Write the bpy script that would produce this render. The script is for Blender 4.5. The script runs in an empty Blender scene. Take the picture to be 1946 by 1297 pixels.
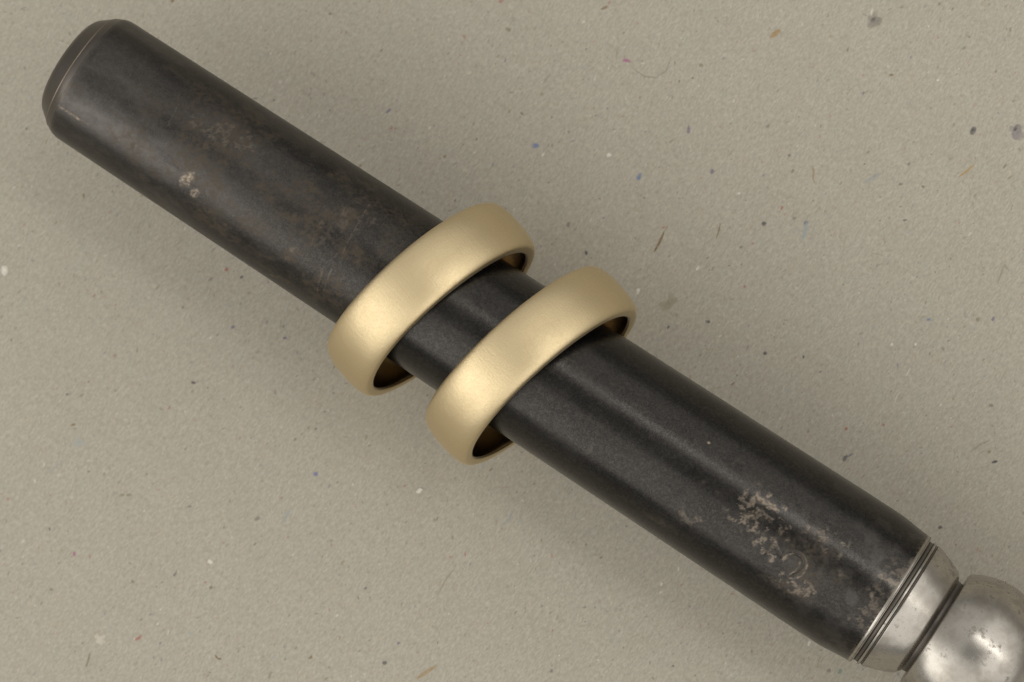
import bpy, bmesh, math, random
import numpy as np
from mathutils import Vector, Matrix

MM = 0.001
scene = bpy.context.scene
col = scene.collection
rnd = random.Random(7)

# ------------------------------------------------------------------ camera
PW, PH = 1946.0, 1297.0            # pixel grid the measurements were made in
FPX = 7615.0                       # focal length in those pixels
DIST = 400.0                       # mm, camera to the middle of the mandrel
ZMID = 13.6                        # mm, mandrel axis height at mid frame
AX_ANG = math.radians(-33.13)
H = Vector((math.cos(AX_ANG), math.sin(AX_ANG), 0.0))     # along the mandrel, on the paper
G = Vector((-H.y, H.x, 0.0))                              # across it
TILT = math.radians(8.2)
VIEW = (Vector((0, 0, 1)) * math.cos(TILT) + H * math.sin(TILT)).normalized()
CAM = Vector((0, 0, ZMID)) + VIEW * DIST
# screen axes: roll chosen so that the mandrel's ground direction keeps its angle
h_p = (H - VIEW * H.dot(VIEW)).normalized()
g_p = VIEW.cross(h_p).normalized()
XA = (h_p * math.cos(AX_ANG) - g_p * math.sin(AX_ANG)).normalized()
YA = VIEW.cross(XA).normalized()

cam_d = bpy.data.cameras.new('camera')
cam_d.sensor_width = 36.0
cam_d.lens = FPX / PW * 36.0
cam_d.clip_start = 0.01
cam_d.clip_end = 50.0
cam_d.dof.use_dof = True
cam_d.dof.focus_distance = (DIST - 7.0) * MM
cam_d.dof.aperture_fstop = 46.0
cam = bpy.data.objects.new('camera', cam_d)
col.objects.link(cam)
m = Matrix.Identity(4)
for i in range(3):
    m[i][0], m[i][1], m[i][2], m[i][3] = XA[i], YA[i], VIEW[i], CAM[i] * MM
cam.matrix_world = m
scene.camera = cam


def at(px, py, z):
    """photo pixel -> point (mm) on the horizontal plane at height z"""
    d = XA * ((px - PW / 2) / FPX) + YA * ((PH / 2 - py) / FPX) - VIEW
    return CAM + d * ((z - CAM.z) / d.z)


def project(P):
    """N x 3 array in mm -> pixel x, pixel y, depth"""
    R = np.asarray(P) - np.array(CAM)
    dep = -(R @ np.array(VIEW))
    return PW / 2 + FPX * (R @ np.array(XA)) / dep, PH / 2 - FPX * (R @ np.array(YA)) / dep, dep


# ------------------------------------------------------------------ world and lamps
world = bpy.data.worlds.new('World')
scene.world = world
world.use_nodes = True
bg = world.node_tree.nodes['Background']
bg.inputs['Color'].default_value = (1.0, 0.97, 0.92, 1)
bg.inputs['Strength'].default_value = 0.21


def panel(name, h0, h1, g0, g1, z, radiance, color):
    """flat ceiling lamp facing down; extents in mm along and across the mandrel"""
    ld = bpy.data.lights.new(name, 'AREA')
    ld.shape = 'RECTANGLE'
    ld.size, ld.size_y = (h1 - h0) * MM, (g1 - g0) * MM
    ld.energy = radiance * math.pi * ld.size * ld.size_y
    ld.color = color
    o = bpy.data.objects.new(name, ld)
    col.objects.link(o)
    p = (H * ((h0 + h1) / 2) + G * ((g0 + g1) / 2) + Vector((0, 0, z))) * MM
    mm = Matrix.Identity(4)
    for i in range(3):
        mm[i][0], mm[i][1], mm[i][2], mm[i][3] = H[i], G[i], (0, 0, 1)[i], p[i]
    o.matrix_world = mm
    return o


# broad ceiling panels leave a gap above the camera; one tube runs along the mandrel
WARM = (1.0, 0.97, 0.92)
panel('ceiling_lamp', -20, 3000, 240, 3000, 900, 0.80, WARM)
panel('ceiling_lamp', -3000, -30, 240, 3000, 900, 0.34, WARM)
panel('ceiling_lamp', -3000, -140, -3000, -650, 900, 1.90, WARM)
panel('ceiling_lamp', -3000, -140, -640, -240, 900, 0.95, WARM)
panel('ceiling_lamp', -130, 3000, -3000, -240, 900, 0.84, WARM)
panel('ceiling_lamp', 370, 3000, -235, 235, 900, 1.0, WARM)
panel('ceiling_lamp', -3000, -130, -235, 235, 900, 0.30, WARM)
panel('tube_lamp', -90, 1200, 320, 440, 880, 3.0, (1.0, 0.97, 0.93))

scene.view_settings.view_transform = 'Standard'
scene.view_settings.look = 'None'
scene.view_settings.exposure = 0.30
scene.view_settings.gamma = 1.0
scene.render.engine = 'CYCLES'


# ------------------------------------------------------------------ helpers
def link(name, me, mat, parent=None):
    o = bpy.data.objects.new(name, me)
    col.objects.link(o)
    if mat:
        me.materials.append(mat)
    if parent:
        o.parent = parent
    return o


def tag(o, label=None, cat=None, group=None, kind=None):
    if label: o['label'] = label
    if cat: o['category'] = cat
    if group: o['group'] = group
    if kind: o['kind'] = kind
    return o


def grid_mesh(name, V, nu, nv, closed_v=True, closed_u=False, smooth=True):
    """V: (nu*nv,3) metres, v wraps round. returns mesh"""
    me = bpy.data.meshes.new(name)
    iu = np.arange(nu if closed_u else nu - 1)
    iv = np.arange(nv if closed_v else nv - 1)
    U, W = np.meshgrid(iu, iv, indexing='ij')
    U2, W2 = (U + 1) % nu, (W + 1) % nv
    q = np.stack([U * nv + W, U * nv + W2, U2 * nv + W2, U2 * nv + W], -1).reshape(-1, 4)
    me.vertices.add(len(V))
    me.vertices.foreach_set('co', np.asarray(V, dtype=np.float32).ravel())
    me.loops.add(q.size)
    me.loops.foreach_set('vertex_index', q.ravel().astype(np.int32))
    me.polygons.add(len(q))
    me.polygons.foreach_set('loop_start', np.arange(0, q.size, 4, dtype=np.int32))
    me.polygons.foreach_set('loop_total', np.full(len(q), 4, dtype=np.int32))
    me.polygons.foreach_set('use_smooth', np.full(len(q), smooth))
    me.update(calc_edges=True)
    me.validate()
    return me


def lathe(name, prof, nseg=192, cap=True):
    """prof: list of (a, r) in mm along local X; closed by points on the axis when cap"""
    prof = list(prof)
    if cap:
        prof = [(prof[0][0], 0.001)] + prof + [(prof[-1][0], 0.001)]
    t = np.linspace(0, 2 * np.pi, nseg, endpoint=False)
    A = np.array([p[0] for p in prof])
    R = np.array([p[1] for p in prof])
    V = np.stack([np.repeat(A, nseg), np.outer(R, np.sin(t)).ravel(), np.outer(R, np.cos(t)).ravel()], -1) * MM
    return grid_mesh(name, V, len(prof), nseg)


def soft(prof, n=5, f=0.32, dmax=0.25):
    """round the corners of a profile"""
    out = [prof[0]]
    for i in range(1, len(prof) - 1):
        a, b, c = (np.array(prof[i + k], float) for k in (-1, 0, 1))
        la, lc = np.linalg.norm(a - b), np.linalg.norm(c - b)
        d = min(dmax, la * f, lc * f)
        p, q = b + (a - b) / la * d, b + (c - b) / lc * d
        for k in range(n):
            t = k / (n - 1)
            out.append(tuple((1 - t) ** 2 * p + 2 * t * (1 - t) * b + t * t * q))
    out.append(prof[-1])
    return out


_tab = np.random.RandomState(3).rand(256, 256)


def vnoise(x, y, seed=0):
    x = x + seed * 17.31; y = y + seed * 9.77
    xi, yi = np.floor(x).astype(int), np.floor(y).astype(int)
    fx, fy = x - xi, y - yi
    fx, fy = fx * fx * (3 - 2 * fx), fy * fy * (3 - 2 * fy)
    g = lambda i, j: _tab[i % 256, j % 256]
    return ((g(xi, yi) * (1 - fx) + g(xi + 1, yi) * fx) * (1 - fy)
            + (g(xi, yi + 1) * (1 - fx) + g(xi + 1, yi + 1) * fx) * fy)


def fbm(x, y, seed=0, o=4):
    s, a, t = 0, 0.5, 0
    for k in range(o):
        s = s + a * vnoise(x * 2 ** k, y * 2 ** k, seed + k); t += a; a *= 0.5
    return s / t


def sstep(a, b, x):
    t = np.clip((x - a) / (b - a), 0, 1)
    return t * t * (3 - 2 * t)


class NT:
    """tiny node-tree writer"""
    def __init__(self, name):
        self.mat = bpy.data.materials.new(name)
        self.mat.use_nodes = True
        self.t = self.mat.node_tree
        self.p = self.t.nodes['Principled BSDF']

    def n(self, kind, **kw):
        nd = self.t.nodes.new(kind)
        for k, v in kw.items():
            if k in nd.inputs.keys():
                self.set(nd.inputs[k], v)
            else:
                setattr(nd, k, v)
        return nd

    def set(self, sock, v):
        if isinstance(v, bpy.types.NodeSocket):
            self.t.links.new(v, sock)
        elif isinstance(v, tuple) and len(v) == 3 and sock.type == 'RGBA':
            sock.default_value = (*v, 1)
        else:
            sock.default_value = v

    def bsdf(self, **kw):
        for k, v in kw.items():
            self.set(self.p.inputs[k.replace('_', ' ')], v)

    def math(self, op, a, b=0.0, clamp=False):
        nd = self.n('ShaderNodeMath', operation=op, use_clamp=clamp)
        self.set(nd.inputs[0], a); self.set(nd.inputs[1], b)
        return nd.outputs[0]

    def mix(self, f, a, b, blend='MIX'):
        nd = self.n('ShaderNodeMix', data_type='RGBA', blend_type=blend)
        self.set(nd.inputs[0], f); self.set(nd.inputs[6], a); self.set(nd.inputs[7], b)
        return nd.outputs[2]

    def ramp(self, f, p0, p1, v0=0.0, v1=1.0):
        nd = self.n('ShaderNodeMapRange', interpolation_type='SMOOTHSTEP')
        for i, v in enumerate((f, p0, p1, v0, v1)):
            self.set(nd.inputs[i], v)
        return nd.outputs[0]

    def noise(self, vec, scale, detail=3.0, rough=0.55):
        nd = self.n('ShaderNodeTexNoise')
        self.set(nd.inputs['Vector'], vec)
        nd.inputs['Scale'].default_value = scale
        nd.inputs['Detail'].default_value = detail
        nd.inputs['Roughness'].default_value = rough
        return nd.outputs['Fac']

    def mapping(self, vec, scale=(1, 1, 1), rot=(0, 0, 0)):
        nd = self.n('ShaderNodeMapping')
        self.set(nd.inputs['Vector'], vec)
        nd.inputs['Scale'].default_value = scale
        nd.inputs['Rotation'].default_value = rot
        return nd.outputs[0]

    def bump(self, height, dist, strength=1.0, normal=None):
        nd = self.n('ShaderNodeBump')
        nd.inputs['Strength'].default_value = strength
        nd.inputs['Distance'].default_value = dist
        self.set(nd.inputs['Height'], height)
        if normal: self.set(nd.inputs['Normal'], normal)
        return nd.outputs[0]

    def attr(self, name):
        return self.n('ShaderNodeAttribute', attribute_name=name).outputs['Fac']

    def obj(self):
        return self.n('ShaderNodeTexCoord').outputs['Object']


# ------------------------------------------------------------------ materials
def paper_material():
    t = NT('grey_recycled_paper')
    o = t.obj()
    big = t.noise(o, 160, 4, 0.6)
    mid = t.noise(o, 900, 3, 0.6)
    fib_v = t.mapping(t.mapping(o, (1, 1, 1), (0, 0, math.radians(-55))), (0.42, 1.0, 1.0))
    fib = t.noise(fib_v, 5600, 4, 0.74)
    tint = t.noise(o, 520, 3, 0.65)
    c = t.mix(t.ramp(big, 0.35, 0.65), (0.390, 0.363, 0.300), (0.406, 0.379, 0.315))
    c = t.mix(t.ramp(mid, 0.3, 0.72), t.mix(0.10, c, (0.27, 0.25, 0.19)), c)
    c = t.mix(t.math('MULTIPLY', t.ramp(tint, 0.56, 0.75), 0.30), c, (0.42, 0.33, 0.25))
    c = t.mix(t.math('MULTIPLY', t.ramp(tint, 0.44, 0.26), 0.30), c, (0.32, 0.345, 0.30))
    c = t.mix(t.ramp(fib, 0.34, 0.66), t.mix(0.46, c, (0.225, 0.21, 0.168)), t.mix(0.24, c, (0.50, 0.46, 0.38)))
    mot = t.noise(fib_v, 2300, 4, 0.7)
    c = t.mix(t.ramp(mot, 0.34, 0.62), t.mix(0.26, c, (0.235, 0.215, 0.17)), c)
    c = t.mix(t.ramp(mot, 0.60, 0.76, 0.0, 0.20), c, (0.50, 0.47, 0.40))
    h = t.math('ADD', fib, t.math('MULTIPLY', mot, 1.2))
    t.bsdf(Base_Color=c, Roughness=0.93, Normal=t.bump(h, 0.00003, 0.5))
    t.p.inputs['Specular IOR Level'].default_value = 0.2
    return t.mat


def fleck_material():
    t = NT('paper_flecks')
    c = t.n('ShaderNodeVertexColor', layer_name='tint').outputs['Color']
    n = t.noise(t.obj(), 3000, 2)
    c = t.mix(t.ramp(n, 0.3, 0.7, 0.0, 0.35), c, (0.36, 0.33, 0.26))
    t.bsdf(Base_Color=c, Roughness=0.92)
    t.p.inputs['Specular IOR Level'].default_value = 0.2
    return t.mat


def shaft_material():
    t = NT('blackened_steel')
    o = t.obj()
    wear, rust, grey = t.attr('wear'), t.attr('rust'), t.attr('haze')
    n1 = t.noise(t.mapping(o, (0.6, 1, 1)), 300, 6, 0.72)
    n2 = t.noise(o, 2600, 4, 0.7)
    turn = t.noise(t.mapping(o, (1.0, 0.03, 0.03)), 5200, 3, 0.7)
    base = t.mix(t.ramp(n1, 0.3, 0.7), (0.024, 0.0225, 0.0215), (0.034, 0.032, 0.030))
    base = t.mix(t.ramp(n2, 0.42, 0.78, 0, 0.5), base, (0.085, 0.079, 0.070))
    n3 = t.noise(o, 7000, 3, 0.7)
    base = t.mix(t.ramp(n3, 0.35, 0.75, 0, 0.40), base, (0.10, 0.093, 0.085))
    base = t.mix(t.math('MULTIPLY', grey, 0.8), base, (0.130, 0.121, 0.112))
    base = t.mix(t.math('MULTIPLY', rust, 0.8), base, (0.062, 0.047, 0.030))
    base = t.mix(wear, base, (0.325, 0.268, 0.205))
    r = t.ramp(n1, 0.3, 0.7, 0.24, 0.31)
    r = t.math('ADD', r, t.math('MULTIPLY', t.attr('film'), 0.09))
    r = t.math('ADD', r, t.math('MULTIPLY', rust, 0.14))
    r = t.math('ADD', r, t.math('MULTIPLY', grey, 0.04))
    r = t.math('ADD', r, t.math('MULTIPLY', wear, 0.12), True)
    hgt = t.math('ADD', t.math('MULTIPLY', turn, 0.8), t.math('MULTIPLY', n2, 0.7))
    t.bsdf(Base_Color=base, Metallic=t.math('SUBTRACT', 0.92, t.math('MULTIPLY', rust, 0.4)), Roughness=r,
           Normal=t.bump(hgt, 0.000010, 0.5))
    return t.mat


def steel_material():
    t = NT('bright_turned_steel')
    o = t.obj()
    n1 = t.noise(o, 300, 5, 0.62)
    n2 = t.noise(o, 600, 6, 0.72)
    turn = t.noise(t.mapping(o, (1.0, 0.02, 0.02)), 3500, 2, 0.7)
    c = t.mix(t.ramp(n1, 0.34, 0.60), (0.29, 0.267, 0.232), (0.42, 0.396, 0.357))
    c = t.mix(t.ramp(n2, 0.55, 0.66, 0, 0.7), c, (0.16, 0.14, 0.115))
    r = t.ramp(n1, 0.35, 0.65, 0.34, 0.22)
    r = t.math('ADD', r, t.ramp(n2, 0.52, 0.70, 0, 0.28))
    h = t.math('ADD', t.math('MULTIPLY', turn, 0.4), t.math('MULTIPLY', n2, 0.8))
    t.bsdf(Base_Color=c, Metallic=0.95, Roughness=r, Normal=t.bump(h, 0.000012, 0.4))
    return t.mat


def gold_material():
    t = NT('matte_brushed_gold')
    o = t.obj()
    s1 = t.noise(t.mapping(o, (0.08, 1.0, 1.0), (0.5, 0.4, 0.7)), 5200, 2, 0.7)
    s2 = t.noise(t.mapping(o, (1.0, 0.08, 1.0), (0.9, 0.2, -0.5)), 5200, 2, 0.7)
    fine = t.noise(o, 6500, 2, 0.7)
    cl = t.noise(o, 350, 3)
    h = t.math('ADD', t.math('ADD', s1, s2), t.math('MULTIPLY', fine, 0.8))
    c = t.mix(t.ramp(cl, 0.3, 0.7), (0.635, 0.518, 0.318), (0.665, 0.544, 0.336))
    c = t.mix(t.ramp(fine, 0.3, 0.7, 0.0, 0.25), c, (0.535, 0.428, 0.25))
    t.bsdf(Base_Color=c, Metallic=1.0, Roughness=t.math('ADD', t.ramp(cl, 0.3, 0.7, 0.48, 0.44), t.ramp(fine, 0.3, 0.7, -0.05, 0.05)), Normal=t.bump(h, 0.000028, 0.5))
    return t.mat


def polished_gold_shaded():
    t = NT('polished_gold_shaded')
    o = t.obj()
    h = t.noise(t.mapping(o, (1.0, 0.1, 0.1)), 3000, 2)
    t.bsdf(Base_Color=(0.16, 0.112, 0.052), Metallic=1.0, Roughness=0.2, Normal=t.bump(h, 0.000006, 0.5))  # base darkened well below gold: shade and the mandrel's reflection painted in
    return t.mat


M_PAPER, M_FLECK, M_SHAFT, M_STEEL = paper_material(), fleck_material(), shaft_material(), steel_material()
M_DARK = NT('dark_groove_metal')
M_DARK.bsdf(Base_Color=(0.105, 0.093, 0.08), Roughness=0.4, Metallic=0.7)  # dark tone for the groove rings and the neck
M_DARK = M_DARK.mat
M_GOLD, M_POL = gold_material(), polished_gold_shaded()

# ------------------------------------------------------------------ paper
bm = bmesh.new()
bmesh.ops.create_cube(bm, size=1.0)
for v in bm.verts:
    v.co = Vector((v.co.x * 0.62, v.co.y * 0.52, (v.co.z - 0.5) * 0.0006))
me = bpy.data.meshes.new('paper')
bm.to_mesh(me); bm.free()
paper = tag(link('paper', me, M_PAPER), kind='structure')

# --- flecks and fibres pressed into the paper: thin irregular flakes and bent strips
INK = (0.055, 0.055, 0.065); GREY = (0.16, 0.15, 0.13); BROWN = (0.17, 0.115, 0.06); TAN = (0.30, 0.205, 0.10)
BLUE = (0.12, 0.17, 0.29); RED = (0.30, 0.11, 0.09); PINK = (0.30, 0.10, 0.20); WHITE = (0.62, 0.59, 0.52)
OLIVE = (0.19, 0.175, 0.115); VIOLET = (0.14, 0.125, 0.18); PALEBLUE = (0.27, 0.30, 0.30)
PAPER_C = (0.39, 0.355, 0.285)


def blend(a, b, f):
    return tuple(a[i] * (1 - f) + b[i] * f for i in range(3))


class Flakes:
    def __init__(self):
        self.v, self.f, self.c = [], [], []

    def flake(self, x, y, w, l, ang, colr, z, r=rnd):
        n = 9
        k = len(self.v)
        ca, sa = math.cos(ang), math.sin(ang)
        pts = []
        for i in range(n):
            t = 2 * math.pi * i / n
            q = r.uniform(0.65, 1.15)
            u, w2 = math.cos(t) * l / 2 * q, math.sin(t) * w / 2 * q
            pts.append((x + u * ca - w2 * sa, y + u * sa + w2 * ca))
        self.v.append((x * MM, y * MM, (z + 0.004) * MM)); self.c.append(colr)
        for p in pts:
            self.v.append((p[0] * MM, p[1] * MM, z * MM)); self.c.append(blend(colr, PAPER_C, 0.25))
        for i in range(n):
            self.f.append((k, k + 1 + i, k + 1 + (i + 1) % n))

    def strip(self, pts, w, colr, z):
        k = len(self.v)
        n = len(pts)
        for i, p in enumerate(pts):
            a, b = pts[max(0, i - 1)], pts[min(n - 1, i + 1)]
            d = Vector((b[0] - a[0], b[1] - a[1])).normalized()
            s = math.sin(math.pi * (i + 0.35) / (n - 0.3)) ** 0.5 if n > 2 else 1
            for e in (-0.5, 0.5):
                self.v.append(((p[0] - d.y * e * w * s) * MM, (p[1] + d.x * e * w * s) * MM, z * MM))
                self.c.append(colr)
        for i in range(n - 1):
            self.f.append((k + 2 * i, k + 2 * i + 1, k + 2 * i + 3, k + 2 * i + 2))

    def build(self, name, parent):
        me = bpy.data.meshes.new(name)
        me.from_pydata(self.v, [], self.f)
        at_ = me.color_attributes.new('tint', 'FLOAT_COLOR', 'POINT')
        at_.data.foreach_set('color', np.array([(*c, 1.0) for c in self.c], dtype=np.float32).ravel())
        return link(name, me, M_FLECK, parent)


S = FPX / (DIST + ZMID)          # photo pixels per mm at the paper, roughly


def px_strip(F, pts, wpx, colr, z, sub=6):
    P = []
    for i in range(len(pts) - 1):
        for k in range(sub):
            t = k / sub
            P.append((pts[i][0] * (1 - t) + pts[i + 1][0] * t, pts[i][1] * (1 - t) + pts[i + 1][1] * t))
    P.append(pts[-1])
    W = [at(px, py, 0.0) for px, py in P]
    F.strip([(w.x, w.y) for w in W], wpx / S, colr, z)


# single marks of the photograph: (x, y, width px, length px, direction deg, colour)
MARKS = [
    (1665, 42, 22, 34, 30, blend(GREY, INK, 0.5)), (1849, 249, 11, 18, 70, INK), (1933, 250, 20, 32, 70, blend(VIOLET, INK, 0.4)),
    (1272, 577, 22, 40, 45, OLIVE), (1660, 40, 12, 19, 35, INK), (1931, 246, 11, 18, 70, INK), (1018, 277, 11, 15, 0, BLUE), (1190, 115, 9, 15, -15, PINK),
    (1214, 337, 8, 18, 60, BLUE), (1309, 248, 7, 18, 90, VIOLET), (600, 901, 9, 11, 30, (0.11, 0.13, 0.30)),
    (547, 977, 9, 16, 70, PALEBLUE), (150, 842, 14, 28, 15, PALEBLUE), (263, 1213, 7, 20, 40, RED),
    (1354, 327, 8, 14, 75, VIOLET), (1452, 426, 8, 12, 45, INK), (1532, 424, 8, 13, 60, blend(BLUE, INK, 0.4)),
    (1606, 871, 8, 16, 55, INK), (1887, 607, 8, 12, 70, VIOLET), (1832, 92, 6, 10, 45, GREY), (1149, 15, 6, 18, 25, BROWN),
    (966, 57, 8, 12, -30, OLIVE), (992, 216, 7, 9, 0, GREY), (1332, 124, 8, 10, 0, OLIVE), (367, 728, 7, 10, 0, INK),
    (128, 750, 6, 8, 0, INK), (401, 1117, 7, 9, 60, GREY), (590, 1250, 6, 10, 40, BROWN), (731, 1260, 8, 10, 0, INK),
    (757, 1223, 6, 9, 20, VIOLET), (1048, 1276, 6, 9, 70, GREY), (430, 513, 8, 10, 60, RED), (459, 527, 6, 8, 0, INK),
    (443, 622, 8, 11, 45, VIOLET), (541, 643, 6, 9, 0, VIOLET), (1114, 481, 7, 9, 70, INK), (1080, 427, 8, 12, 70, GREY),
    (1345, 612, 7, 10, -10, INK), (1270, 622, 6, 8, 70, INK), (1454, 672, 7, 9, 60, INK), (1408, 470, 6, 8, 20, GREY),
    (1486, 395, 5, 8, 60, RED), (1415, 545, 5, 7, 60, RED), (1608, 815, 6, 9, 60, RED), (1679, 808, 5, 8, 70, RED),
    (1858, 608, 9, 11, 0, OLIVE), (1891, 878, 6, 14, 20, INK), (1884, 771, 6, 13, -5, GREY), (1765, 608, 6, 8, 0, BLUE),
    (1509, 415, 5, 9, 30, GREY), (1712, 350, 6, 9, 0, GREY), (1459, 240, 6, 9, 40, GREY), (1500, 296, 6, 9, 60, GREY),
    (1506, 325, 6, 9, 50, GREY), (1354, 326, 6, 9, 90, VIOLET), (1727, 312, 6, 10, 30, GREY), (1694, 143, 6, 9, 0, BROWN),
    (1754, 355, 5, 7, 0, BROWN), (1785, 8, 4, 8, 90, GREY), (1825, 1210, 8, 10, 0, INK), (1786, 1003, 8, 10, 30, INK),
    (1575, 1275, 8, 9, 0, GREY), (1596, 1277, 8, 12, 60, (0.13, 0.2, 0.17)), (246, 941, 6, 14, 0, OLIVE), (141, 1054, 6, 10, 90, PINK),
    (232, 941, 6, 10, 0, OLIVE), (489, 986, 7, 13, 20, GREY), (252, 1106, 7, 9, 0, OLIVE), (98, 1121, 6, 8, 0, GREY),
    (8, 515, 14, 22, 90, WHITE), (1157, 295, 9, 11, 0, WHITE), (1213, 552, 7, 11, 40, WHITE), (797, 933, 9, 14, 20, WHITE),
    (400, 1068, 9, 12, 0, WHITE), (1404, 368, 5, 8, 0, WHITE), (1695, 655, 5, 8, 70, WHITE), (1740, 655, 5, 8, 70, WHITE),
    (190, 1215, 12, 26, 45, blend(WHITE, PAPER_C, 0.5)), (328, 2, 6, 10, 0, BROWN), (952, 3, 7, 10, 0, RED),
]
for i, (x, y, w, l, a, c) in enumerate(MARKS):
    F = Flakes()
    p = at(x, y, 0.0)
    big = l > 24
    F.flake(p.x, p.y, w / S, l / S, math.radians(a), blend(c, PAPER_C, 0.0 if not big else 0.25), 0.02)
    if big:
        for k in range(5):
            aa = rnd.uniform(0, 6.28)
            F.flake(p.x + math.cos(aa) * l / S * 0.32, p.y + math.sin(aa) * l / S * 0.32, w / S * 0.6, w / S * 0.8, aa,
                    blend(c, PAPER_C, 0.45), 0.012 + k * 0.001)
    F.build('fleck', paper)
FIBRES = [
    ([(1243, 480), (1254, 460), (1262, 441)], 6, BROWN), ([(1262, 441), (1270, 427)], 2.5, OLIVE), ([(1464, 72), (1482, 57)], 11, TAN),
    ([(1822, 337), (1838, 325), (1852, 313)], 5, (0.34, 0.235, 0.10)), ([(1543, 315), (1547, 325), (1545, 338), (1549, 350)], 3, TAN),
    ([(1640, 348), (1658, 340), (1675, 330)], 4, PALEBLUE), ([(1525, 455), (1530, 440), (1533, 424)], 8, PALEBLUE),
    ([(1200, 128), (1225, 146), (1248, 148), (1266, 135), (1276, 108)], 2.2, GREY), ([(1171, 115), (1172, 100), (1176, 88)], 2.2, GREY),
    ([(1032, 160), (1040, 148), (1046, 140)], 2.4, GREY), ([(1361, 455), (1366, 440), (1369, 424)], 3, BROWN),
    ([(833, 1130), (845, 1105), (862, 1082)], 2.4, OLIVE), ([(792, 1290), (810, 1278), (830, 1265)], 9, (0.30, 0.225, 0.13)),
    ([(163, 1268), (168, 1255), (171, 1240)], 4, OLIVE), ([(88, 900), (110, 884), (130, 870)], 2.2, PALEBLUE),
    ([(1722, 715), (1730, 700)], 2.5, WHITE), ([(1845, 860), (1862, 845), (1880, 838)], 2.5, GREY), ([(1606, 871), (1622, 862)], 3, VIOLET),
    ([(408, 1245), (414, 1252), (421, 1253)], 4, BROWN), ([(533, 995), (540, 988), (547, 980)], 4, PALEBLUE),
    ([(955, 1000), (968, 985), (975, 972)], 4, PALEBLUE), ([(1895, 540), (1903, 520), (1908, 505)], 2.5, OLIVE),
]
for pts, w, c in FIBRES:
    F = Flakes()
    px_strip(F, pts, w * 0.8, blend(c, PAPER_C, 0.35 if w < 3 else 0.0), 0.024)
    F.build('fibre', paper)

# the uncounted rest
F = Flakes()
r2 = random.Random(21)
for i in range(21000):
    x, y = r2.uniform(-85, 85), r2.uniform(-62, 62)
    l = min(0.40, 0.15 * math.exp(r2.gauss(0, 0.42)))
    c = r2.choice([GREY, GREY, INK, OLIVE, OLIVE, BROWN, VIOLET, PALEBLUE, RED, WHITE, GREY, PALEBLUE])
    fade = r2.uniform(0.0, 0.7) if c != INK else r2.uniform(0.0, 0.7)
    F.flake(x, y, l * r2.uniform(0.5, 0.8), l * r2.uniform(1.0, 2.1), math.radians(r2.gauss(55, 28)), blend(c, PAPER_C, fade), 0.006 + 0.006 * r2.random(), r2)
for i in range(1300):
    x, y = r2.uniform(-85, 85), r2.uniform(-62, 62)
    a = math.radians(r2.gauss(52, 38)); bend = r2.uniform(-0.5, 0.5)
    n = r2.choice([4, 5, 6, 7]); st = r2.uniform(0.12, 0.3)
    pts = []
    for k in range(n):
        pts.append((x, y)); x += math.cos(a) * st; y += math.sin(a) * st; a += bend * 0.4
    c = r2.choice([GREY, GREY, OLIVE, OLIVE, BROWN, PALEBLUE, WHITE, TAN])
    F.strip(pts, r2.uniform(0.025, 0.06), blend(c, PAPER_C, r2.uniform(0.3, 0.8)), 0.018)
tag(F.build('paper_speckle', paper), kind='stuff')

# ------------------------------------------------------------------ mandrel
PITCH = math.radians(2.7)          # its tip stands higher than the knob end
pL, pR = (171.0, 147.0), (1692.0, 1139.5)
half = 47.5


def axis_pt(px, py):
    # point of the photo ray that lies on the inclined plane holding the axis
    d = XA * ((px - PW / 2) / FPX) + YA * ((PH / 2 - py) / FPX) - VIEW
    nrm = (Vector((0, 0, 1)) * math.cos(PITCH) + H * math.sin(PITCH)).normalized()
    t = (Vector((0, 0, ZMID)) - CAM).dot(nrm) / d.dot(nrm)
    return CAM + d * t


A0, A1 = axis_pt(*pL), axis_pt(*pR)
AX = (A1 - A0).normalized()
L = (A1 - A0).length
AZ = (Vector((0, 0, 1)) - AX * AX.z).normalized()
AY = AZ.cross(AX).normalized()
s0 = FPX / (CAM - A0).dot(VIEW)
s1 = FPX / (CAM - A1).dot(VIEW)
RL, RR = 131.0 / s0, 146.5 / s1

root = bpy.data.objects.new('ring_mandrel', None)
col.objects.link(root)
mm_ = Matrix.Identity(4)
for i in range(3):
    mm_[i][0], mm_[i][1], mm_[i][2], mm_[i][3] = AX[i], AY[i], AZ[i], A0[i] * MM
root.matrix_world = mm_
tag(root, 'dark worn steel ring mandrel with bright collar and ball, carrying two gold rings', 'mandrel')


def rad(a):
    """shaft radius in mm at distance a from the tip's corner"""
    a = np.asarray(a, float)
    r = RL + (RR - RL) * np.clip(a / (L * 0.9), 0, 1.02)
    return r - 0.30 * sstep(L - 4.0, L, a) - 0.13 * np.clip((0.8 - a) / 0.8, 0, 1) ** 2


# shaft: fine grid, so that stamps and pits are relief and the wear is mapped on the surface
NA, NT_ = 1040, 420
aa = np.linspace(0, L, NA)
th = np.linspace(0, 2 * np.pi, NT_, endpoint=False)      # 0 = towards +AZ, positive towards +AY
AAg, THg = np.meshgrid(aa, th, indexing='ij')
RRg = rad(AAg)
Sarc = np.where(THg > np.pi, THg - 2 * np.pi, THg) * RRg


def to_world(a, y, z):
    return (np.array(A0) + np.outer(a.ravel(), AX) + np.outer(y.ravel(), AY) + np.outer(z.ravel(), AZ))


Wp = to_world(AAg, RRg * np.sin(THg), RRg * np.cos(THg))
Nrm = np.outer(np.sin(THg).ravel(), AY) + np.outer(np.cos(THg).ravel(), AZ)
front = ((np.array(CAM) - Wp) * Nrm).sum(1) > 0
PXg, PYg, _ = project(Wp)
fi = np.where(front)[0]
PXf, PYf = PXg[fi], PYg[fi]


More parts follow.
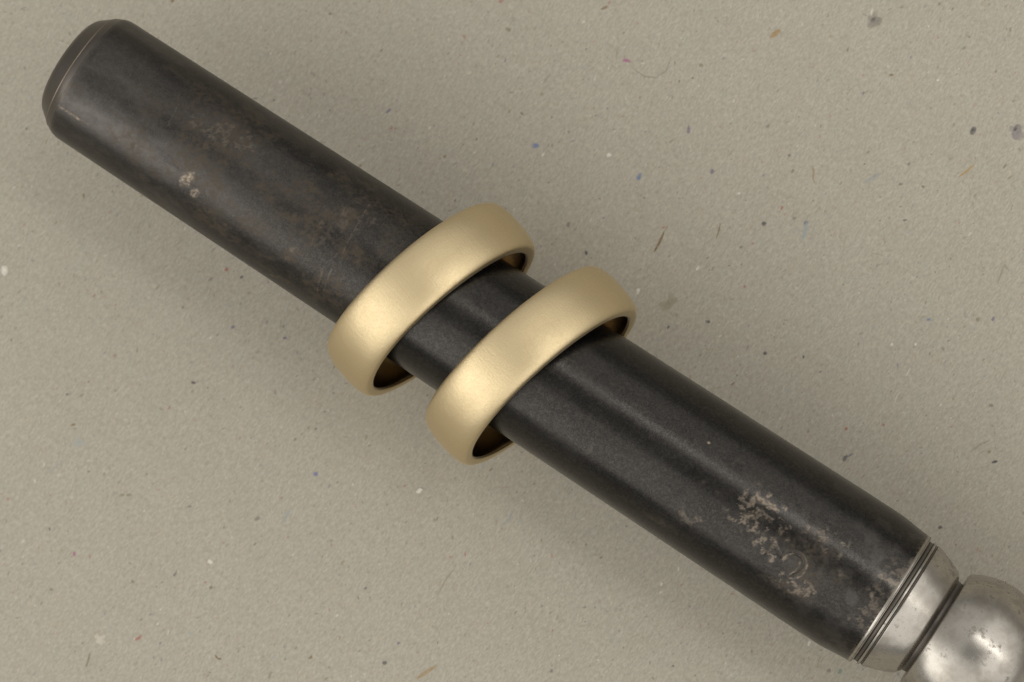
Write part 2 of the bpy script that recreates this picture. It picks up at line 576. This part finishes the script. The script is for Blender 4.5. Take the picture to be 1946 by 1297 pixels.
def surf(px, py):
    """photo pixel -> (a, arc length) on the shaft, mm"""
    k = fi[np.argmin((PXf - px) ** 2 + (PYf - py) ** 2)]
    return AAg.ravel()[k], Sarc.ravel()[k]


wear = np.zeros_like(AAg); rust = np.zeros_like(AAg); haze = np.zeros_like(AAg); disp = np.zeros_like(AAg)
wob1 = fbm(AAg * 2.2, Sarc * 2.2, 5) - 0.5
wob2 = fbm(AAg * 2.2, Sarc * 2.2, 11) - 0.5
ragged = fbm(AAg * 4.5, Sarc * 4.5, 23)
PM = s0 * 0.5 + s1 * 0.5                                   # px per mm on the shaft


def blob(arr, px, py, w, l, ang, val, rag=0.9, edge=0.5, dp=0.0):
    """ragged patch; w,l in photo px, ang measured on the surface from the axis direction"""
    a0, q0 = surf(px, py)
    da, dq = AAg - a0 + wob1 * rag * w / PM * 0.9, Sarc - q0 + wob2 * rag * w / PM * 0.9
    c, s = math.cos(math.radians(ang)), math.sin(math.radians(ang))
    u, v = (da * c + dq * s) / (l / PM / 2), (-da * s + dq * c) / (w / PM / 2)
    d = np.sqrt(u * u + v * v)
    mk = sstep(1.0 + edge, 1.0 - edge, d) * np.clip(1 - rag * 1.2 * np.clip(0.62 - ragged, 0, 1) * 2, 0, 1)
    np.maximum(arr, mk * val, out=arr)
    if dp:
        disp[...] -= dp * mk


def line(arr, p, q, wpx, val, broken=0.5, seed=0, dp=0.0):
    a0, q0 = surf(*p); a1, q1 = surf(*q)
    dx, dy = a1 - a0, q1 - q0
    ln = math.hypot(dx, dy)
    u = ((AAg - a0) * dx + (Sarc - q0) * dy) / ln
    v = ((AAg - a0) * -dy + (Sarc - q0) * dx) / ln
    brk = vnoise(u * 1.6, u * 0 + seed, seed)
    mk = sstep(wpx / PM * 0.9, wpx / PM * 0.25, np.abs(v)) * sstep(-0.15, 0.1, u) * sstep(ln + 0.15, ln - 0.1, u)
    mk = mk * (1 - broken * sstep(0.35, 0.7, brk))
    np.maximum(arr, mk * val, out=arr)
    if dp:
        disp[...] -= dp * mk


def arc(arr, pts, wpx, val, dp=0.0):
    for i in range(len(pts) - 1):
        line(arr, pts[i], pts[i + 1], wpx, val, 0.0, 0, dp)


AOK = AAg  # shorthand
# broad patina: hazy grey near the tip, brown film from there to the rings
fa, fs = AAg, Sarc
haze += sstep(34, 6, fa) * sstep(0.38, 0.75, fbm(fa * 0.16, fs * 0.45, 2)) * 0.55
haze += sstep(38, 12, fa) * 0.12 + sstep(14, 0, fa) * 0.25
haze += sstep(L - 20, L, fa) * sstep(0.45, 0.7, fbm(fa * 0.6, fs * 0.6, 8)) * 0.4
rust += sstep(30, 14, np.abs(fa - 30)) * sstep(0.42, 0.70, fbm(fa * 0.35, fs * 0.5, 4)) * 0.75
rust += 0.35 * sstep(0.55, 0.78, fbm(fa * 1.1, fs * 1.1, 14)) * sstep(48, 30, fa)
rust = np.clip(rust, 0, 1) * sstep(41, 33, fa)
# tiny pits and bright grains everywhere
grain = fbm(fa * 7, fs * 7, 31, 2)
wear = np.maximum(wear, sstep(0.84, 0.95, grain) * 0.10)

# worn spots by the tip
blob(wear, 355, 342, 15, 36, 75, 0.85, 1.0)
line(wear, (368, 328), (358, 352), 3.5, 0.7, 0.2, 12)
blob(wear, 350, 335, 7, 16, 70, 0.8, 1.0)
blob(wear, 370, 368, 13, 24, 60, 0.6, 1.0)
line(wear, (103, 197), (150, 227), 4.0, 0.85, 0.5, 3)
line(wear, (150, 226), (168, 238), 2.6, 0.35, 0.5, 4)
blob(wear, 518, 525, 6, 12, 10, 0.55, 0.6)
blob(wear, 545, 492, 9, 14, 40, 0.20, 1.0)
blob(wear, 556, 474, 7, 12, 60, 0.20, 1.0)
for p in ((655, 405), (628, 440), (618, 452), (690, 380), (710, 420)):
    blob(wear, p[0], p[1], 12, 22, 70, 0.16, 1.2, 0.8)
for p in ((610, 400), (660, 410), (720, 390), (620, 540), (640, 560), (480, 430), (390, 400), (770, 420)):
    blob(rust, p[0], p[1], 40, 80, 10, 0.85, 0.8, 0.9)
line(wear, (702, 388), (672, 440), 1.5, 0.23, 0.3, 1); line(wear, (670, 444), (652, 480), 1.5, 0.19, 0.3, 2)
line(wear, (615, 508), (602, 556), 1.6, 0.20, 0.3, 5); line(wear, (632, 505), (614, 555), 1.6, 0.19, 0.3, 6)
line(wear, (636, 490), (640, 482), 1.5, 0.17, 0, 7); line(wear, (342, 196), (318, 240), 1.4, 0.15, 0.4, 8)
line(wear, (572, 455), (556, 480), 1.4, 0.14, 0.3, 9); line(wear, (600, 440), (590, 470), 1.3, 0.12, 0.3, 10)
for k in range(90):
    px, py = rnd.uniform(180, 800), 0
    py = 147 + (px - 171) * 0.6525 + rnd.uniform(-95, 110)
    dx = rnd.uniform(-6, 6)
    line(wear, (px, py), (px + dx - 7, py + rnd.uniform(8, 26)), 1.1, rnd.uniform(0.03, 0.09), 0.3, k)
# right part: stamped marks and corroded clusters
def scuff(px, py, w, l, ang, val, thr, seed):
    """flat worn-through patch: an oval broken up by the grain of the corrosion"""
    a0, q0 = surf(px, py)
    da, dq = AAg - a0, Sarc - q0
    c, s_ = math.cos(math.radians(ang)), math.sin(math.radians(ang))
    u, v = (da * c + dq * s_) / (l / PM / 2), (-da * s_ + dq * c) / (w / PM / 2)
    d = np.sqrt(u * u + v * v)
    nz = fbm(AAg * 1.9, Sarc * 1.9, seed, 5)
    mk = sstep(thr, thr + 0.07, nz + 0.16 * (1 - d)) * sstep(1.5, 0.9, d)
    np.maximum(wear, mk * val, out=wear)


scuff(1436, 974, 70, 92, 20, 0.44, 0.56, 71)
scuff(1462, 1044, 44, 62, 10, 0.41, 0.58, 72)
scuff(1488, 1012, 30, 50, 40, 0.33, 0.61, 73)
scuff(1568, 1030, 44, 84, 10, 0.23, 0.60, 74)
scuff(1508, 1114, 34, 90, 10, 0.33, 0.60, 75)
scuff(1648, 1158, 50, 96, 90, 0.23, 0.60, 76)
scuff(1694, 1092, 40, 60, 90, 0.20, 0.58, 77)
scuff(1304, 984, 34, 60, 20, 0.19, 0.59, 78)
scuff(430, 252, 44, 130, 10, 0.14, 0.57, 79)
scuff(650, 420, 60, 120, 60, 0.10, 0.58, 80)
for p in ((1426, 960), (1412, 972), (1447, 968), (1424, 986), (1450, 990), (1462, 1042)):
    blob(rust, p[0], p[1], 9, 13, 60, 0.7, 0.9, 0.4, 0.03)
for p in ((1490, 967, 8, 10, .5), (1348, 841, 5, 6, .85), (1120, 855, 8, 26, .12), (1040, 700, 6, 10, .15), (1657, 1131, 9, 13, .5),
          (1440, 918, 6, 14, .22), (1365, 938, 10, 14, .12), (1340, 915, 8, 14, .12), (1600, 1090, 9, 20, .2), (1528, 1012, 5, 16, .25)):
    blob(wear, p[0], p[1], p[2], p[3], rnd.uniform(0, 180), p[4], 1.0, 0.5)
for p in ((1540, 1045, 60, 80), (1530, 1095, 40, 60), (1480, 1110, 26, 70), (1510, 1130, 30, 60), (1500, 1030, 24, 40), (1600, 1100, 24, 40), (1250, 990, 16, 60)):
    blob(rust, p[0], p[1], p[2], p[3], 10, 0.8, 0.8, 0.8)
ARC = [(1496, 1056), (1506, 1050), (1517, 1051), (1526, 1058), (1530, 1069), (1526, 1081), (1517, 1090), (1506, 1095)]
arc(wear, [(1488, 1062), (1497, 1054), (1508, 1052)], 2.4, 0.45)
arc(wear, [(1500, 1091), (1510, 1086), (1518, 1078), (1521, 1068)], 2.0, 0.36)
arc(wear, [(1497, 1097), (1508, 1101), (1521, 1096), (1531, 1086), (1535, 1072)], 2.2, 0.42)
dark = np.zeros_like(AAg)
for i in range(1, len(ARC) - 1):
    line(dark, ARC[i], ARC[i + 1], 3.2, 1.0, 0.0, 0)
line(dark, (1470, 1030), (1456, 1052), 3.4, 1.0, 0.0, 0)
line(dark, (1476, 1040), (1484, 1060), 3.4, 1.0, 0.0, 0)
line(dark, (1484, 1060), (1496, 1046), 3.0, 0.9, 0.0, 0)
disp -= 0.11 * dark
rust = np.maximum(rust, dark * 0.6); wear *= (1 - dark); haze *= (1 - dark)
rust *= 0.35 + 0.75 * sstep(0.32, 0.66, fbm(fa * 3.2, fs * 3.2, 51, 4))
haze *= 0.6 + 0.55 * fbm(fa * 2.4, fs * 2.4, 61, 4)
wear *= 0.25 + 0.9 * sstep(0.34, 0.62, fbm(fa * 5.5, fs * 5.5, 41, 3))
# bright burnished lip at the collar end
lip = sstep(L - 0.75 - 0.5 * (ragged - 0.5), L - 0.25, AAg)
wear = np.maximum(wear, lip * 0.35 * sstep(0.4, 0.6, ragged))
wear = np.maximum(wear, sstep(0.5, 0.0, AAg) * 0.10)
disp += -0.010 * np.clip(rust, 0, 1) * ragged

Rd = RRg + disp
V = np.stack([AAg.ravel(), (Rd * np.sin(THg)).ravel(), (Rd * np.cos(THg)).ravel()], -1) * MM
me = grid_mesh('shaft', V, NA, NT_)
for nm, arr in (('wear', wear), ('rust', rust), ('haze', np.clip(haze, 0, 1)), ('film', sstep(42, 30, AAg))):
    at_ = me.attributes.new(nm, 'FLOAT', 'POINT')
    at_.data.foreach_set('value', np.clip(arr, 0, 1).astype(np.float32).ravel())
shaft = link('shaft', me, M_SHAFT, root)


def const_attrs(me, w=0.0, r=0.0, h=0.3):
    for nm, v in (('wear', w), ('rust', r), ('haze', h), ('film', 0.6)):
        at_ = me.attributes.new(nm, 'FLOAT', 'POINT')
        at_.data.foreach_set('value', np.full(len(me.vertices), v, dtype=np.float32))


# tip: chamfer, bright edge, second chamfer, flat end
r0 = float(rad(0.0))
EA, ER = -0.80, r0 - 0.42            # the bright edge
prof = soft([(0.0, r0), (EA * 0.5, r0 - 0.185), (EA, ER), (-2.15, ER - 1.05), (-2.5, ER - 1.6), (-2.6, ER - 2.4), (-2.6, 1.0)], 5, 0.3, 0.16)
me = lathe('tip', prof[::-1], 256, cap=False)
const_attrs(me, 0.09, 0.0, 0.9)
tip = link('tip', me, M_SHAFT, root)
prof = [(EA - 0.08, ER - 0.07), (EA - 0.055, ER + 0.0), (EA + 0.0, ER + 0.04), (EA + 0.06, ER + 0.05), (EA + 0.09, ER + 0.02)]
me = lathe('bright_edge', prof, 256, cap=False)
const_attrs(me, 0.6, 0.0, 0.2)
link('bright_edge', me, M_SHAFT, tip)

# collar with two turned grooves, neck, ball, and the shank that carries it outside the frame
rE = float(rad(L))
k = 1.0 / s1
collar = soft([(L - 0.02, rE - 0.02), (L + 0.10, rE - 0.05), (L + 0.18, rE - 0.60), (L + 0.55, rE - 0.60), (L + 0.63, rE - 0.20), (L + 0.88, rE - 0.22),
               (L + 0.93, rE - 0.60), (L + 1.07, rE - 0.60), (L + 1.12, rE - 0.28), (L + 2.6, rE - 0.74), (L + 3.7, rE - 1.16), (L + 4.2, rE - 1.42), (L + 4.6, rE - 1.95),
               (L + 4.75, rE - 2.6)], 5, 0.36, 0.22)
col_o = link('collar', lathe('collar', collar, 256), M_STEEL, root)
link('bright_lip', lathe('bright_lip', [(L - 0.36, rE - 0.2), (L - 0.34, rE + 0.005), (L - 0.1, rE + 0.012), (L + 0.05, rE - 0.02), (L + 0.07, rE - 0.25)], 256, cap=False), M_STEEL, col_o)
for g0, g1, gr in ((0.19, 0.56, 0.34), (0.93, 1.07, 0.36)):          # dark rings filling the turned grooves
    link('groove_fill', lathe('groove_fill', [(L + g0, rE - 0.58), (L + g0, rE - gr - 0.02), (L + (g0 + g1) / 2, rE - gr - 0.08),
                                              (L + g1, rE - gr), (L + g1, rE - 0.58)], 256, cap=False), M_DARK, col_o)
RB = 148.0 * k
cB = L + (2220 - 2036.5) * k / 1.0
link('neck', lathe('neck', [(L + 4.3, rE - 2.1), (L + 4.9, rE - 2.15), (cB - RB * 0.5, rE - 2.3)], 128), M_DARK, root)
ball = []
a_s, a_e = L + 5.2, cB + RB * 0.80
for i in range(60):
    a = a_s + (a_e - a_s) * i / 59
    ball.append((a, math.sqrt(RB ** 2 - (a - cB) ** 2)))
ball = soft([(a_s - 0.05, rE - 2.4), (a_s - 0.02, ball[0][1] - 0.35), ball[0], ball[3]], 5, 0.45, 0.3)[:-1] + ball[4:]
link('ball_knob', lathe('ball_knob', ball, 256), M_STEEL, root)
# the shank widens until it rests on the paper
zB = A0.z + AX.z * cB
aS = a_e - 0.3
rS0 = RB * 0.55
aT = aS + 44.0
zT = A0.z + AX.z * aT
rT = zT / math.cos(PITCH) - 0.02
shank = soft([(aS, rS0), (aS + 3, rS0), (aS + 7, RB * 0.9), (aT - 1.0, rT - 0.1), (aT, rT), (aT + 4, rT - 1.2)], 5, 0.3, 1.0)
link('shank', lathe('shank', shank, 128), M_STEEL, root)


# ------------------------------------------------------------------ rings
HALF = 3.05


def ring_sections(R_OUT, R_IN):
    outer = []
    n = 56
    for i in range(n + 1):                       # low dome running into well rounded edges
        u = -math.cos(math.pi * i / n)
        outer.append((u * HALF, R_OUT - 0.86 * (1 - max(0.0, 1 - abs(u) ** 2.7) ** (1 / 2.1))))
    sh = [(HALF, R_IN + 0.30), (HALF - 0.05, R_IN + 0.16)]
    left = [(-a, r) for a, r in sh[::-1]]
    loop = left + outer + sh
    loop += [(HALF - 0.5, R_IN + 0.06), (-HALF + 0.5, R_IN + 0.06)]      # back of the matte band
    bore = []
    for i in range(25):
        u = -1 + 2 * i / 24
        bore.append((u * (HALF - 0.05), R_IN + 0.10 * abs(u) ** 6))
    bore += [(HALF - 0.12, R_IN + 0.14), (-HALF + 0.12, R_IN + 0.14)]
    return loop, bore


def loop_lathe(name, loop, nseg=360):
    t = np.linspace(0, 2 * np.pi, nseg, endpoint=False)
    A = np.array([p[0] for p in loop]); R = np.array([p[1] for p in loop])
    V = np.stack([np.repeat(A, nseg), np.outer(R, np.sin(t)).ravel(), np.outer(R, np.cos(t)).ravel()], -1) * MM
    return grid_mesh(name, V, len(loop), nseg, closed_u=True)


def ring(cpx, cpy, yaw_deg, lean_deg, label, spin, R_OUT):
    R_IN = R_OUT - 1.72
    LOOP, BORE = ring_sections(R_OUT, R_IN)
    # ring axis: the mandrel's ground direction turned by yaw about the vertical, leaned a little
    yaw, lean = math.radians(yaw_deg), math.radians(lean_deg)
    x = (H * math.cos(yaw) - G * math.sin(yaw)) * math.cos(lean) + Vector((0, 0, 1)) * math.sin(lean)
    x.normalize()
    y = Vector((0, 0, 1)).cross(x).normalized()
    z = x.cross(y).normalized()
    # it stands on the paper with the mandrel passed through it
    low = min(math.cos(lean) * -r + math.sin(lean) * a for a, r in LOOP)
    c = at(cpx, cpy, -low + 0.03)
    tt = np.linspace(0, 2 * np.pi, 240)
    P = np.concatenate([np.outer(np.full(240, a), x) + np.outer(r * np.sin(tt), y) + np.outer(r * np.cos(tt), z) for a, r in BORE]) + np.array(c) - np.array(A0)
    pa = P @ np.array(AX)
    print('clearance mm', (np.hypot(P @ np.array(AY), P @ np.array(AZ)) - rad(pa)).min())
    e = bpy.data.objects.new('wedding_ring', None)
    col.objects.link(e)
    mt = Matrix.Identity(4)
    for i in range(3):
        mt[i][0], mt[i][1], mt[i][2], mt[i][3] = x[i], y[i], z[i], c[i] * MM
    e.matrix_world = mt @ Matrix.Rotation(spin, 4, 'X')
    tag(e, label, 'ring', 'gold rings on the mandrel')
    link('matte_band', loop_lathe('matte_band', LOOP), M_GOLD, e)
    b = link('polished_bore_shaded', loop_lathe('polished_bore_shaded', BORE), M_POL, e)
    b['label'] = 'mirror polished gold inner face of the ring, shade and dark reflection painted into its colour'
    print('RING', label, 'centre', tuple(round(v, 2) for v in c))
    return e


ring(820, 570, 15.2, 4.0, 'matte gold wedding ring standing nearer to the chamfered tip of the dark mandrel', 0.0, 11.7)
ring(1010, 696, 14.6, 4.0, 'matte gold wedding ring standing nearer to the bright collar and ball of the mandrel', 1.3, 12.0)
